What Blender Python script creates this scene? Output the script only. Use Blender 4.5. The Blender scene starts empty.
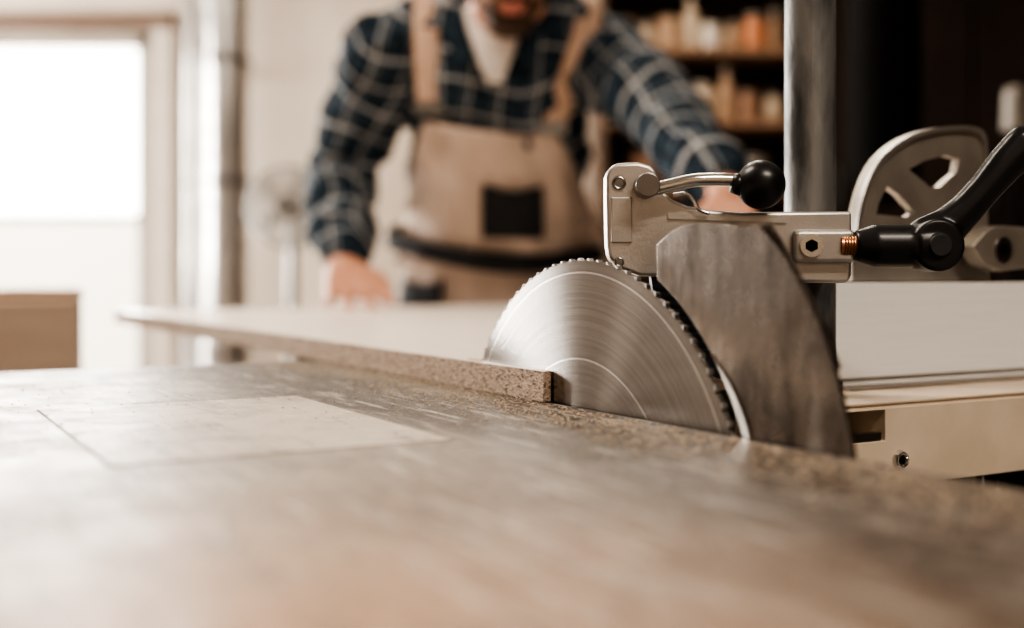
import bpy, bmesh, math, random
from mathutils import Vector, Matrix, noise
from mathutils.bvhtree import BVHTree
random.seed(7)
S = bpy.context.scene
COL = S.collection
TZ = 0.86
try:
    S.view_settings.view_transform = 'AgX'
    S.view_settings.look = 'AgX - High Contrast'
except Exception: pass

# ------------------------------------------------------------------ materials
def nt(name):
    m = bpy.data.materials.new(name); m.use_nodes = True
    t = m.node_tree
    return m, t, t.nodes['Principled BSDF']
def N(t, kind, **kw):
    n = t.nodes.new(kind)
    for k, v in kw.items(): setattr(n, k, v)
    return n
def MATH(t, op, a, b=None):
    n = N(t, 'ShaderNodeMath', operation=op)
    for i, v in enumerate([a, b]):
        if v is None: continue
        if isinstance(v, (int, float)): n.inputs[i].default_value = v
        else: t.links.new(v, n.inputs[i])
    return n.outputs[0]
def MIX(t, fac, a, b):
    n = N(t, 'ShaderNodeMix', data_type='RGBA')
    for i, v in ((0, fac), (6, a), (7, b)):
        if isinstance(v, (int, float)): n.inputs[i].default_value = v
        elif isinstance(v, tuple): n.inputs[i].default_value = (*v[:3], 1)
        else: t.links.new(v, n.inputs[i])
    return n.outputs[2]
def RNG(t, o, a, c, lo=0, hi=1):
    r = N(t, 'ShaderNodeMapRange'); r.inputs[1].default_value = a; r.inputs[2].default_value = c
    r.inputs[3].default_value = lo; r.inputs[4].default_value = hi
    t.links.new(o, r.inputs[0]); return r.outputs[0]
def mat(name, c1, c2=None, rough=0.5, metal=0.0, scale=20, stretch=(1, 1, 1), bump=0.0, bscale=None, r2=None, detail=4, emit=0, contrast=(0.3, 0.7), spec=None):
    m, t, b = nt(name)
    c2 = c2 or tuple(x * 0.85 for x in c1)
    tc = N(t, 'ShaderNodeTexCoord'); mp = N(t, 'ShaderNodeMapping')
    mp.inputs['Scale'].default_value = stretch
    t.links.new(tc.outputs['Object'], mp.inputs[0])
    no = N(t, 'ShaderNodeTexNoise'); no.inputs['Scale'].default_value = scale; no.inputs['Detail'].default_value = detail
    t.links.new(mp.outputs[0], no.inputs[0])
    t.links.new(MIX(t, RNG(t, no.outputs[0], *contrast), c1, c2), b.inputs['Base Color'])
    b.inputs['Metallic'].default_value = metal
    b.inputs['Roughness'].default_value = rough
    if spec is not None: b.inputs['Specular IOR Level'].default_value = spec
    if r2 is not None: t.links.new(RNG(t, no.outputs[0], .3, .7, rough, r2), b.inputs['Roughness'])
    if bump:
        n2 = N(t, 'ShaderNodeTexNoise'); n2.inputs['Scale'].default_value = bscale or scale * 3; n2.inputs['Detail'].default_value = 3
        t.links.new(mp.outputs[0], n2.inputs[0])
        bp = N(t, 'ShaderNodeBump'); bp.inputs['Strength'].default_value = bump; bp.inputs['Distance'].default_value = 0.002
        t.links.new(n2.outputs[0], bp.inputs['Height']); t.links.new(bp.outputs[0], b.inputs['Normal'])
    if emit:
        b.inputs['Emission Color'].default_value = (*c1, 1); b.inputs['Emission Strength'].default_value = emit
    return m

M_wall = mat('plaster_wall', (.76, .68, .59), (.62, .54, .46), .9, scale=1.6, bump=.1)
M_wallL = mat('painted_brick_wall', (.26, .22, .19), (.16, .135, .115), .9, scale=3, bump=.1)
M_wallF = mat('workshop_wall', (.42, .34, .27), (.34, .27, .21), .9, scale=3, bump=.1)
M_floor = mat('concrete_floor', (.36, .33, .30), (.24, .22, .20), .7, scale=4, bump=.2)
M_ceil = mat('ceiling_paint', (.46, .41, .36), None, .9)
M_trim = mat('painted_trim', (.58, .51, .44), None, .5)
M_frame = mat('window_frame_paint', (.36, .31, .26), None, .5)
M_beam = mat('brown_beam', (.16, .10, .07), None, .6)
M_alu = mat('cast_aluminium', (.62, .60, .575), (.46, .44, .42), .34, .9, scale=24, bump=.09, bscale=600, r2=.48)
M_bolt = mat('bolt_steel', (.30, .29, .28), None, .3, 1)
M_seam = mat('seam_dark', (.20, .155, .12), None, .8)
M_chrome = mat('polished_steel', (.75, .74, .72), None, .12, 1)
M_bright = mat('bevel_glint_steel', (.82, .80, .77), None, .30, 1)
M_pole = mat('zinc_pole', (.25, .25, .245), (.075, .075, .075), .42, .6, scale=38, stretch=(1, 1, .3), bump=.25, bscale=200, r2=.62, detail=8, contrast=(.40, .58))
M_black = mat('black_plastic', (.006, .006, .007), (.010, .010, .011), .34, scale=60)
M_blackm = mat('black_rubber', (.015, .015, .016), (.03, .03, .032), .6, scale=80)
M_copper = mat('copper_stud', (.50, .25, .14), None, .35, 1)
M_fence = mat('anodised_fence', (.94, .93, .92), (.86, .85, .84), .38, .12, scale=30, stretch=(60, .6, 60), bump=.05)
M_cream = mat('cream_paint', (.74, .62, .49), (.64, .53, .41), .42, .05, scale=25, bump=.08)
M_beamtop = mat('worn_rail_strip', (.42, .37, .32), (.28, .24, .20), .35, .8, scale=40, stretch=(4, .5, 1))
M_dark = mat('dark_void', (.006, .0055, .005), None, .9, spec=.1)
M_cast = mat('cast_protractor', (.48, .44, .39), (.33, .30, .265), .42, .7, scale=24, bump=.08, bscale=300)
M_cab = mat('saw_cabinet_paint', (.10, .11, .11), None, .5)
M_skin = mat('skin', (.64, .34, .23), (.57, .28, .18), .5, scale=30)
M_lip = mat('lips', (.55, .20, .16), None, .4)
M_hair = mat('dark_hair', (.04, .022, .015), (.08, .045, .025), .7, scale=120, stretch=(1, 1, .3), bump=.6)
M_eye = mat('eye_white', (.8, .78, .75), None, .2)
M_bib = mat('taupe_canvas', (.64, .51, .43), (.45, .35, .285), .9, scale=9, bump=.4, bscale=600)
M_strap = mat('tan_strap', (.60, .42, .32), (.50, .34, .25), .85, scale=50, bump=.3, bscale=700)
M_bpatch = mat('black_canvas', (.008, .008, .010), (.014, .014, .016), .85, scale=50)
M_tee = mat('pale_tee', (.82, .77, .72), None, .9)
M_collar = mat('navy_collar', (.03, .05, .068), (.012, .02, .03), .95, scale=30, spec=.2)
M_boot = mat('boot_leather', (.10, .06, .04), None, .6)
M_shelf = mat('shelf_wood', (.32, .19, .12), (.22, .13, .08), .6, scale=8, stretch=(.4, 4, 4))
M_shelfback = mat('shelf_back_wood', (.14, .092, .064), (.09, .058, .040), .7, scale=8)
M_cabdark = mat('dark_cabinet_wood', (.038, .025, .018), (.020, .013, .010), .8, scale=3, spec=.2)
M_ply = mat('tan_plywood', (.60, .46, .36), (.52, .39, .30), .6, scale=6, stretch=(1, 1, 5))
M_duct = mat('galvanised_duct', (.56, .54, .52), (.38, .365, .35), .28, .95, scale=5)
M_white = mat('white_plastic', (.78, .74, .69), None, .4)
M_dust = mat('sawdust', (.70, .58, .45), (.44, .34, .25), .9, scale=200)
M_lamp = mat('fill_lamp_diffuser', (1, .93, .84), None, .5, emit=6)
M_out = mat('outside_render_wall', (.55, .52, .47), None, .9)

def table_mat(name, k=1.0, edge=True):
    m, t, b = nt(name)
    tc = N(t, 'ShaderNodeTexCoord')
    def noi(scale, det, stretch=(1, 1, 1), rough=.5, rot=0):
        mp = N(t, 'ShaderNodeMapping'); mp.inputs['Scale'].default_value = stretch; mp.inputs['Rotation'].default_value = (0, 0, rot)
        n = N(t, 'ShaderNodeTexNoise'); n.inputs['Scale'].default_value = scale; n.inputs['Detail'].default_value = det; n.inputs['Roughness'].default_value = rough
        t.links.new(tc.outputs['Object'], mp.inputs[0]); t.links.new(mp.outputs[0], n.inputs[0]); return n.outputs[0]
    big, mid, streak, fine = noi(4.2, 6), noi(24, 10, rough=.75), noi(26, 8, (.5, 2.0, 1), .7), noi(160, 4, (.12, 2.2, 1), .6, .25)
    speck = noi(420, 3)
    c = MIX(t, RNG(t, big, .35, .65), tuple(k * x for x in (.54, .475, .40)), tuple(k * x for x in (.38, .325, .27)))
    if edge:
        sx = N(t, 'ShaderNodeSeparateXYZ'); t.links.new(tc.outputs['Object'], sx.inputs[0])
        c = MIX(t, RNG(t, sx.outputs[0], -.24, -.04, 0, .85), c, (.38, .215, .115))  # warm foreground light mixed into the steel colour
        e = RNG(t, MATH(t, 'ADD', sx.outputs[1], MATH(t, 'MULTIPLY', big, .14)), .25, .43)  # darker right side: dark reflection and blade-side stains, both put into the colour
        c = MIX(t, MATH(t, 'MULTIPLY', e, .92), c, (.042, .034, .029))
    c = MIX(t, MATH(t, 'MULTIPLY', RNG(t, mid, .48, .66), .50), c, (.12, .097, .08))
    c = MIX(t, MATH(t, 'MULTIPLY', RNG(t, streak, .54, .66), .5), c, (.085, .07, .06))
    c = MIX(t, MATH(t, 'MULTIPLY', RNG(t, streak, .44, .34), .35), c, (.60, .55, .49))
    c = MIX(t, MATH(t, 'MULTIPLY', RNG(t, fine, .58, .66), .55), c, (.64, .60, .54))
    c = MIX(t, MATH(t, 'MULTIPLY', RNG(t, speck, .60, .68), .35), c, (.60, .51, .42))
    t.links.new(c, b.inputs['Base Color'])
    b.inputs['Metallic'].default_value = .25
    t.links.new(RNG(t, mid, .3, .7, .34, .58), b.inputs['Roughness'])
    bp = N(t, 'ShaderNodeBump'); bp.inputs['Strength'].default_value = .26; bp.inputs['Distance'].default_value = .001
    t.links.new(mid, bp.inputs['Height']); t.links.new(bp.outputs[0], b.inputs['Normal'])
    return m
M_table = table_mat('worn_shaded_table_steel')
M_insert = table_mat('worn_insert_plate', 1.0, False)

def chip_mat():
    m, t, b = nt('particleboard_edge')
    tc = N(t, 'ShaderNodeTexCoord'); mp = N(t, 'ShaderNodeMapping'); mp.inputs['Scale'].default_value = (.5, 1, 1.3)
    v = N(t, 'ShaderNodeTexVoronoi'); v.inputs['Scale'].default_value = 950
    n = N(t, 'ShaderNodeTexNoise'); n.inputs['Scale'].default_value = 480; n.inputs['Detail'].default_value = 6
    t.links.new(tc.outputs['Object'], mp.inputs[0]); t.links.new(mp.outputs[0], v.inputs[0]); t.links.new(mp.outputs[0], n.inputs[0])
    sp = N(t, 'ShaderNodeSeparateColor'); t.links.new(v.outputs['Color'], sp.inputs[0])
    c = MIX(t, sp.outputs[0], (.68, .54, .43), (.34, .25, .185))
    c = MIX(t, RNG(t, n.outputs[0], .54, .64, 0, .92), c, (.10, .07, .055))
    t.links.new(c, b.inputs['Base Color']); b.inputs['Roughness'].default_value = .9
    bp = N(t, 'ShaderNodeBump'); bp.inputs['Strength'].default_value = .6; bp.inputs['Distance'].default_value = .001
    t.links.new(n.outputs[0], bp.inputs['Height']); t.links.new(bp.outputs[0], b.inputs['Normal'])
    return m
M_chip = chip_mat()
M_lam = mat('laminate_face', (.88, .80, .71), (.78, .69, .60), .30, scale=8, stretch=(1, 10, 1))

def blade_mat():
    m, t, b = nt('brushed_blade_steel')
    tc = N(t, 'ShaderNodeTexCoord'); sx = N(t, 'ShaderNodeSeparateXYZ'); t.links.new(tc.outputs['Object'], sx.inputs[0])
    r = MATH(t, 'SQRT', MATH(t, 'ADD', MATH(t, 'MULTIPLY', sx.outputs[0], sx.outputs[0]), MATH(t, 'MULTIPLY', sx.outputs[2], sx.outputs[2])))
    n = N(t, 'ShaderNodeTexNoise', noise_dimensions='1D'); n.inputs['Scale'].default_value = 1; n.inputs['Detail'].default_value = 3
    t.links.new(MATH(t, 'MULTIPLY', r, 1800), n.inputs['W'])
    n2 = N(t, 'ShaderNodeTexNoise', noise_dimensions='1D'); n2.inputs['Scale'].default_value = 1; n2.inputs['Detail'].default_value = 3
    t.links.new(MATH(t, 'MULTIPLY', r, 300), n2.inputs['W'])
    c = MIX(t, n.outputs[0], (.33, .31, .295), (.50, .475, .455))
    c = MIX(t, MATH(t, 'MULTIPLY', RNG(t, n2.outputs[0], .4, .65), .35), c, (.26, .24, .225))
    ring = MATH(t, 'LESS_THAN', MATH(t, 'ABSOLUTE', MATH(t, 'SUBTRACT', r, .0905)), .0006)
    ring2 = MATH(t, 'LESS_THAN', MATH(t, 'ABSOLUTE', MATH(t, 'SUBTRACT', r, .1415)), .0006)
    c = MIX(t, MATH(t, 'MULTIPLY', MATH(t, 'MAXIMUM', ring, ring2), .75), c, (.95, .93, .91))
    t.links.new(c, b.inputs['Base Color'])
    b.inputs['Metallic'].default_value = 1
    b.inputs['Roughness'].default_value = .25
    b.inputs['Anisotropic'].default_value = .96
    b.inputs['Anisotropic Rotation'].default_value = .25
    tg = N(t, 'ShaderNodeTangent', direction_type='RADIAL', axis='Y'); t.links.new(tg.outputs[0], b.inputs['Tangent'])
    return m
M_blade = blade_mat()
M_carb = mat('carbide_tip', (.40, .38, .36), None, .4, 1)
def knife_mat():
    m, t, b = nt('stained_plate_steel')
    tc = N(t, 'ShaderNodeTexCoord')
    def noi(scale, det, stretch=(1, 1, 1), rough=.5, rot=0):
        mp = N(t, 'ShaderNodeMapping'); mp.inputs['Scale'].default_value = stretch; mp.inputs['Rotation'].default_value = (0, rot, 0)
        n = N(t, 'ShaderNodeTexNoise'); n.inputs['Scale'].default_value = scale; n.inputs['Detail'].default_value = det; n.inputs['Roughness'].default_value = rough
        t.links.new(tc.outputs['Object'], mp.inputs[0]); t.links.new(mp.outputs[0], n.inputs[0]); return n.outputs[0]
    blot, streak, fine = noi(18, 8, rough=.66), noi(18, 6, (2.0, 1, .6), .6, .5), noi(220, 3, (4, 1, .1), .5, .5)
    c = MIX(t, RNG(t, blot, .38, .60), (.37, .33, .30), (.165, .142, .125))
    c = MIX(t, MATH(t, 'MULTIPLY', RNG(t, streak, .48, .66), .8), c, (.075, .064, .056))
    c = MIX(t, MATH(t, 'MULTIPLY', RNG(t, streak, .45, .34), .6), c, (.62, .58, .54))
    c = MIX(t, MATH(t, 'MULTIPLY', RNG(t, fine, .58, .7), .2), c, (.55, .51, .47))
    t.links.new(c, b.inputs['Base Color']); b.inputs['Metallic'].default_value = .97
    t.links.new(RNG(t, blot, .3, .7, .15, .38), b.inputs['Roughness'])
    return m
M_knife = knife_mat()

def plaid_mat():
    m, t, b = nt('plaid_flannel')
    at = N(t, 'ShaderNodeAttribute', attribute_name='plaid'); sx = N(t, 'ShaderNodeSeparateXYZ')
    t.links.new(at.outputs['Vector'], sx.inputs[0])
    def fr(o, p): return MATH(t, 'FRACT', MATH(t, 'DIVIDE', MATH(t, 'ADD', o, 5.0), p))
    def line(f, c, w): return MATH(t, 'LESS_THAN', MATH(t, 'ABSOLUTE', MATH(t, 'SUBTRACT', f, c)), w)
    P = .060
    fu, fv = fr(sx.outputs[0], P), fr(sx.outputs[1], P)
    c = (.008, .013, .021)
    for f in (fu, fv): c = MIX(t, MATH(t, 'MULTIPLY', line(f, .52, .20), .55), c, (.050, .080, .110))
    for f in (fu, fv): c = MIX(t, MATH(t, 'MULTIPLY', line(f, .52, .06), .85), c, (.004, .007, .011))
    c = MIX(t, MATH(t, 'MULTIPLY', line(fu, .08, .055), .55), c, (.60, .60, .60))
    c = MIX(t, MATH(t, 'MULTIPLY', line(fv, .08, .045), .45), c, (.60, .60, .60))
    c = MIX(t, MATH(t, 'MULTIPLY', line(fv, .24, .020), .3), c, (.60, .60, .60))
    t.links.new(c, b.inputs['Base Color']); b.inputs['Roughness'].default_value = .95; b.inputs['Specular IOR Level'].default_value = .2
    return m
M_plaid = plaid_mat()

# ------------------------------------------------------------------ geometry helpers
def box(bm, x0, x1, y0, y1, z0, z1):
    r = bmesh.ops.create_cube(bm, size=1.0)
    for v in r['verts']:
        v.co = Vector(((x0 + x1) / 2 + v.co.x * (x1 - x0), (y0 + y1) / 2 + v.co.y * (y1 - y0), (z0 + z1) / 2 + v.co.z * (z1 - z0)))
    return r['verts']
def cyl(bm, p0, p1, r0, r1=None, seg=32):
    p0, p1 = Vector(p0), Vector(p1); r1 = r0 if r1 is None else r1
    d = p1 - p0
    q = d.to_track_quat('Z', 'Y').to_matrix().to_4x4()
    bmesh.ops.create_cone(bm, cap_ends=True, segments=seg, radius1=r0, radius2=r1, depth=d.length, matrix=Matrix.Translation((p0 + p1) / 2) @ q)
ICO = {}
def ico(sub):
    if sub not in ICO:
        t = bmesh.new(); bmesh.ops.create_icosphere(t, subdivisions=sub, radius=1); t.verts.index_update()
        ICO[sub] = ([v.co.copy() for v in t.verts], [[v.index for v in f.verts] for f in t.faces]); t.free()
    return ICO[sub]
def ell(bm, c, r, sub=3, rot=None):
    if isinstance(r, (int, float)): r = (r, r, r)
    M = Matrix.Translation(c) @ (rot.to_4x4() if rot else Matrix()) @ Matrix.Diagonal((*r, 1))
    vs, fs = ico(sub); nv = [bm.verts.new(M @ v) for v in vs]
    for f in fs: bm.faces.new([nv[i] for i in f])
def prism(bm, pts, a0, a1, f):
    A = [bm.verts.new(f(p, q, a0)) for p, q in pts]; B = [bm.verts.new(f(p, q, a1)) for p, q in pts]
    bm.faces.new(A); bm.faces.new(B[::-1]); n = len(pts)
    for i in range(n): bm.faces.new((A[i], B[i], B[(i + 1) % n], A[(i + 1) % n]))
def lathe(bm, prof, c=(0, 0, 0), seg=24):
    c = Vector(c); rings = []
    for r, z in prof:
        rings.append([bm.verts.new(c + Vector((r * math.cos(a), r * math.sin(a), z))) for a in [2 * math.pi * i / seg for i in range(seg)]])
    for a, b in zip(rings, rings[1:]):
        for i in range(seg): bm.faces.new((a[i], a[(i + 1) % seg], b[(i + 1) % seg], b[i]))
    bm.faces.new(rings[0][::-1]); bm.faces.new(rings[-1])
def tube(bm, path, rad, seg=16):
    path = [Vector(p) for p in path]; rings = []
    up = Vector((0, 0, 1))
    for i, p in enumerate(path):
        d = (path[min(i + 1, len(path) - 1)] - path[max(i - 1, 0)]).normalized()
        a = d.cross(up)
        if a.length < .1: a = d.cross(Vector((0, 1, 0)))
        a.normalize(); b = d.cross(a)
        r = rad[i] if isinstance(rad, (list, tuple)) else rad
        rings.append([bm.verts.new(p + a * r * math.cos(2 * math.pi * k / seg) + b * r * math.sin(2 * math.pi * k / seg)) for k in range(seg)])
    for a, b in zip(rings, rings[1:]):
        for i in range(seg): bm.faces.new((a[i], a[(i + 1) % seg], b[(i + 1) % seg], b[i]))
    bm.faces.new(rings[0][::-1]); bm.faces.new(rings[-1])
def torus(bm, c, axis, R, r, seg=40, s2=8):
    c = Vector(c); q = Vector(axis).to_track_quat('Z', 'Y'); rings = []
    for i in range(seg):
        a = 2 * math.pi * i / seg; ca = Vector((math.cos(a), math.sin(a), 0))
        rings.append([bm.verts.new(c + q @ (ca * (R + r * math.cos(2 * math.pi * k / s2)) + Vector((0, 0, r * math.sin(2 * math.pi * k / s2))))) for k in range(s2)])
    for i in range(seg):
        a, b = rings[i], rings[(i + 1) % seg]
        for k in range(s2): bm.faces.new((a[k], b[k], b[(k + 1) % s2], a[(k + 1) % s2]))

PW = {}
def put(name, geo, mats, W=None, parent=None, smooth=False, bevel=0, label=None, cat=None, kind=None, group=None):
    W = W or Matrix()
    if isinstance(geo, bmesh.types.BMesh):
        bmesh.ops.recalc_face_normals(geo, faces=geo.faces[:])
        me = bpy.data.meshes.new(name); geo.to_mesh(me); geo.free()
    else: me = geo
    me.name = name
    vs = [v.co for v in me.vertices]
    lo = Vector([min(v[i] for v in vs) for i in range(3)]); hi = Vector([max(v[i] for v in vs) for i in range(3)])
    c = (lo + hi) / 2
    me.transform(Matrix.Translation(-c))
    ob = bpy.data.objects.new(name, me); COL.objects.link(ob)
    for m in (mats if isinstance(mats, list) else [mats]): me.materials.append(m)
    if smooth:
        for p in me.polygons: p.use_smooth = True
        if smooth == 'auto': me.set_sharp_from_angle(angle=math.radians(35))
    Wm = W @ Matrix.Translation(c)
    if parent:
        ob.parent = parent; ob.matrix_parent_inverse = PW[parent.name].inverted()
    ob.matrix_basis = Wm
    PW[ob.name] = Wm
    if bevel:
        b = ob.modifiers.new('bevel', 'BEVEL'); b.width = bevel; b.segments = 3; b.limit_method = 'ANGLE'
    if label: ob['label'] = label
    if cat: ob['category'] = cat
    if kind: ob['kind'] = kind
    if group: ob['group'] = group
    return ob
def thing(name, label, cat, M, group=None):
    e = bpy.data.objects.new(name, None); COL.objects.link(e); e.empty_display_size = .05
    e.matrix_basis = M; PW[e.name] = M.copy()
    e['label'] = label; e['category'] = cat
    if group: e['group'] = group
    return e
def evalmesh(bm, mods):
    me = bpy.data.meshes.new('tmp'); bm.to_mesh(me); bm.free()
    ob = bpy.data.objects.new('tmp', me); COL.objects.link(ob)
    for kind, kw in mods:
        m = ob.modifiers.new(kind, kind)
        for k, v in kw.items(): setattr(m, k, v)
    dg = bpy.context.evaluated_depsgraph_get(); dg.update()
    out = bpy.data.meshes.new_from_object(ob.evaluated_get(dg))
    bpy.data.objects.remove(ob); bpy.data.meshes.remove(me)
    return out
def vox(bm, size, it=6, fac=.5):
    return evalmesh(bm, [('REMESH', dict(mode='VOXEL', voxel_size=size)), ('SMOOTH', dict(factor=fac, iterations=it))])
NB = bmesh.new

# ------------------------------------------------------------------ room shell
X0, X1, Y0, Y1, H = -3.2, 3.0, -2.6, 5.0, 3.0
b = NB(); box(b, X0 - .2, X1 + .2, Y0 - .2, Y1 + .2, -.1, 0); put('floor', b, M_floor, kind='structure')
b = NB(); box(b, X0 - .2, X1 + .2, Y0 - .2, Y1 + .2, H, H + .1); put('ceiling', b, M_ceil, kind='structure')
b = NB()
box(b, X0, -2.75, Y1, Y1 + .2, 0, H); box(b, -2.75, -1.56, Y1, Y1 + .2, 1.98, H); box(b, -1.56, X1, Y1, Y1 + .2, 0, H)
put('wall_back', b, M_wall, kind='structure')
b = NB(); box(b, X0, X1, Y0 - .2, Y0, 0, H); put('wall_front', b, M_wallF, kind='structure')
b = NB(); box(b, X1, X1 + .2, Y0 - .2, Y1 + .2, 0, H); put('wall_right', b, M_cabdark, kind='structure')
WA, WB = 3.25, 4.55
b = NB()
box(b, X0 - .2, X0, Y0 - .2, WA, 0, H); box(b, X0 - .2, X0, WA, WB, 0, .85); box(b, X0 - .2, X0, WA, WB, 2.3, H); box(b, X0 - .2, X0, WB, Y1 + .2, 0, H)
put('wall_left', b, M_wallL, kind='structure')
b = NB()
for y in (WA, (WA + WB) / 2 - .03, WB - .06): box(b, X0 - .12, X0 - .04, y, y + .06, .85, 2.3)
box(b, X0 - .12, X0 - .04, WA, WB, .85, .91); box(b, X0 - .12, X0 - .04, WA, WB, 2.24, 2.3)
put('added_side_window', b, M_frame, kind='structure', bevel=.004)  # unseen side window, added to give fill light
b = NB()
for x in (-2.75, -1.62): box(b, x, x + .06, Y1 - .03, Y1 + .08, 0, 1.98)
box(b, -2.75, -1.56, Y1 - .03, Y1 + .08, 1.92, 1.98); box(b, -2.75, -1.56, Y1 - .03, Y1 + .08, 0, .10)
box(b, -2.75, -1.56, Y1, Y1 + .05, 1.165, 1.20)
put('window_1', b, M_frame, kind='structure', bevel=.006)
b = NB(); box(b, -2.9, -1.46, Y1 - .05, Y1, 2.0, 2.07); put('trim_1', b, M_beam, kind='structure', bevel=.005)
b = NB(); box(b, -1.555, -1.46, Y1 - .05, Y1, 0, 2.0); put('trim_2', b, M_trim, kind='structure', bevel=.005)
b = NB(); box(b, -1.45, .33, Y1 - .02, Y1, 0, .1); put('baseboard_back', b, M_trim, kind='structure', bevel=.004)
b = NB(); box(b, -5, -1, 8.5, 8.6, -.5, 1.35); put('outside_wall', b, M_out, kind='structure')
b = NB(); box(b, -7, 2, 5.3, 8.5, -.3, -.1); put('outside_ground', b, M_out, kind='structure')

# ------------------------------------------------------------------ saw frame of reference
ang = math.atan2(-.871, .491)
C = Vector((.0416, .679, TZ))
SW = Matrix.Translation(C) @ Matrix.Rotation(ang, 4, 'Z')   # local x = along blade toward camera, y = away to the fence side
saw = thing('table_saw', 'worn steel-topped table saw dusted with sawdust', 'table saw', SW @ Matrix.Translation((.3, -.4, -TZ)))
TE = -.0030
def flat(b, pts, z0, z1): prism(b, pts, z0, z1, lambda p, q, a: Vector((p, q, a)))
b = NB()
flat(b, [(-.43, -.95), (1.15, -.95), (1.15, TE), (-.17, TE), (-.17, .012), (-.43, .012)], -.032, 0)
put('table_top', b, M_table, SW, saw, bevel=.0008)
g = .0009
for nm, pts in (('seam', [(-.142, -.283), (.084, -.283), (.084, -.283 + g), (-.142, -.283 + g)]), ('seam', [(-.142, -.126 - g), (.084, -.126 - g), (.084, -.126), (-.142, -.126)]),
                ('seam', [(-.142, -.2818), (-.142 + g, -.2818), (-.142 + g, -.1272), (-.142, -.1272)]), ('seam', [(.084 - g, -.2818), (.084, -.2818), (.084, -.1272), (.084 - g, -.1272)])):
    b = NB(); flat(b, pts, 0, .0002); put(nm, b, M_seam, SW, saw)  # thin dark strips laid on top for the gap around the insert
b = NB(); flat(b, [(-.142 + g, -.2818), (.084 - g, -.2818), (.084 - g, -.1272), (-.142 + g, -.1272)], 0, .0003)
put('insert_plate', b, M_insert, SW, saw)
b = NB()
w = .02
box(b, -.30, -.30 + w, -.85, -.02, -.76, -.033); box(b, 1.0, 1.0 + w, -.85, -.02, -.76, -.033)
box(b, -.30 + w, 1.0, -.85, -.85 + w, -.76, -.033); box(b, -.30 + w, 1.0, -.04, -.02, -.76, -.033)
box(b, -.28, 1.0, -.83, -.04, -.80, -.76)
put('saw_cabinet', b, M_cab, SW, saw)
for sx in (-.28, .96):
    for ty in (-.83, -.08): b = NB(); box(b, sx, sx + .04, ty, ty + .04, -TZ + .0005, -.80); put('foot', b, M_blackm, SW, saw)
b = NB(); cyl(b, (0, -.10, -.062), (0, -.0056, -.062), .016); cyl(b, (0, -.30, -.062 - .02), (0, -.10, -.062 - .02), .045)
put('arbor_motor', b, M_bolt, SW, saw, smooth='auto')
st = thing('sliding_table', 'ribbed aluminium sliding table under the board', 'sliding table', SW @ Matrix.Translation((-.5, .4, -TZ)))
b = NB(); flat(b, [(-.80, .10), (-.036, .10), (-.036, .85), (-.80, .85)], -.035, 0)
put('table_surface', b, M_cab, SW, st, bevel=.002)
b = NB(); box(b, -.78, -.05, .40, .46, -.14, -.036); box(b, -.52, -.46, .36, .50, -TZ + .03, -.14); box(b, -.7, -.3, .20, .65, -TZ + .001, -TZ + .03)
put('support_leg', b, M_cab, SW, st, bevel=.003)

# saw blade
R = .150; nT = 96; bl = thing('saw_blade', 'round brushed steel circular saw blade with fine teeth', 'saw blade', SW @ Matrix.Translation((0, 0, -.062)))
b = NB(); pts = []
for i in range(nT):
    a = 2 * math.pi * i / nT; da = 2 * math.pi / nT
    for f, r in ((0, R - .0017), (.12, R - .0006), (.35, R - .0010), (.66, R - .0014), (.86, R - .0020)):
        aa = a + da * f; pts.append((r * math.cos(aa), r * math.sin(aa)))
prism(b, pts, -.0013, .0013, lambda p, q, a: Vector((p, a, q - .062)))
put('blade_disc', b, M_blade, SW, bl)
b = NB()
for i in range(nT):
    a = 2 * math.pi * i / nT; da = 2 * math.pi / nT
    q = [(R - .0016, -.02), (R, .10), (R - .0005, .30), (R - .0014, .2)]
    prism(b, [(r * math.cos(a + da * f), r * math.sin(a + da * f)) for r, f in q], -.0016, .0016, lambda p, q, a: Vector((p, a, q - .062)))
t_ob = put('blade_teeth', b, M_carb, SW, bl); t_ob['kind'] = 'stuff'
b = NB(); cyl(b, (0, -.0055, -.062), (0, -.0014, -.062), .030, seg=48); put('flange', b, M_bolt, SW, bl, smooth='auto')

# riving knife
kn = thing('riving_knife', 'curved stained steel riving knife plate behind the blade', 'riving knife', SW @ Matrix.Translation((.16, 0, -.03)))
Rk = .1565
inner = []
for i in range(19):
    th = math.radians(61.5 - i * (61.5 - 12.0) / 18); inner.append((Rk * math.cos(th), Rk * math.sin(th) - .062))
def bez(pts, n=10):
    out = []
    P = [pts[0]] + pts + [pts[-1]]
    for i in range(1, len(P) - 2):
        p0, p1, p2, p3 = [Vector(P[i + j]) for j in (-1, 0, 1, 2)]
        for k in range(n):
            t = k / n
            out.append(tuple(.5 * ((2 * p1) + (p2 - p0) * t + (2 * p0 - 5 * p1 + 4 * p2 - p3) * t * t + (3 * p1 - p0 - 3 * p2 + p3) * t ** 3)))
    out.append(tuple(P[-1])); return out
right_edge = bez([(.215, -.03), (.2146, -.002), (.2088, .021), (.2000, .044), (.1875, .066), (.1715, .087), (.1555, .1010)], 6)
top_edge = bez([(.1535, .1022), (.143, .1008), (.128, .1030), (.108, .1042), (.090, .1015), (.0745, .0940)], 6)
poly = inner + right_edge + top_edge
b = NB(); prism(b, poly, -.0012, .0012, lambda p, q, a: Vector((p, a, q)))
put('knife_plate', b, M_knife, SW, kn, bevel=.0003)
b = NB(); prism(b, bez([(.152, .098), (.157, .1025), (.163, .0975), (.1745, .083), (.190, .061), (.203, .038)], 5) + [(.198, .030), (.17, .06)], .0014, .0034, lambda p, q, a: Vector((p, a, q)))
put('backing_plate', b, M_knife, SW, kn)
b = NB(); e1, e2 = [], []
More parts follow.
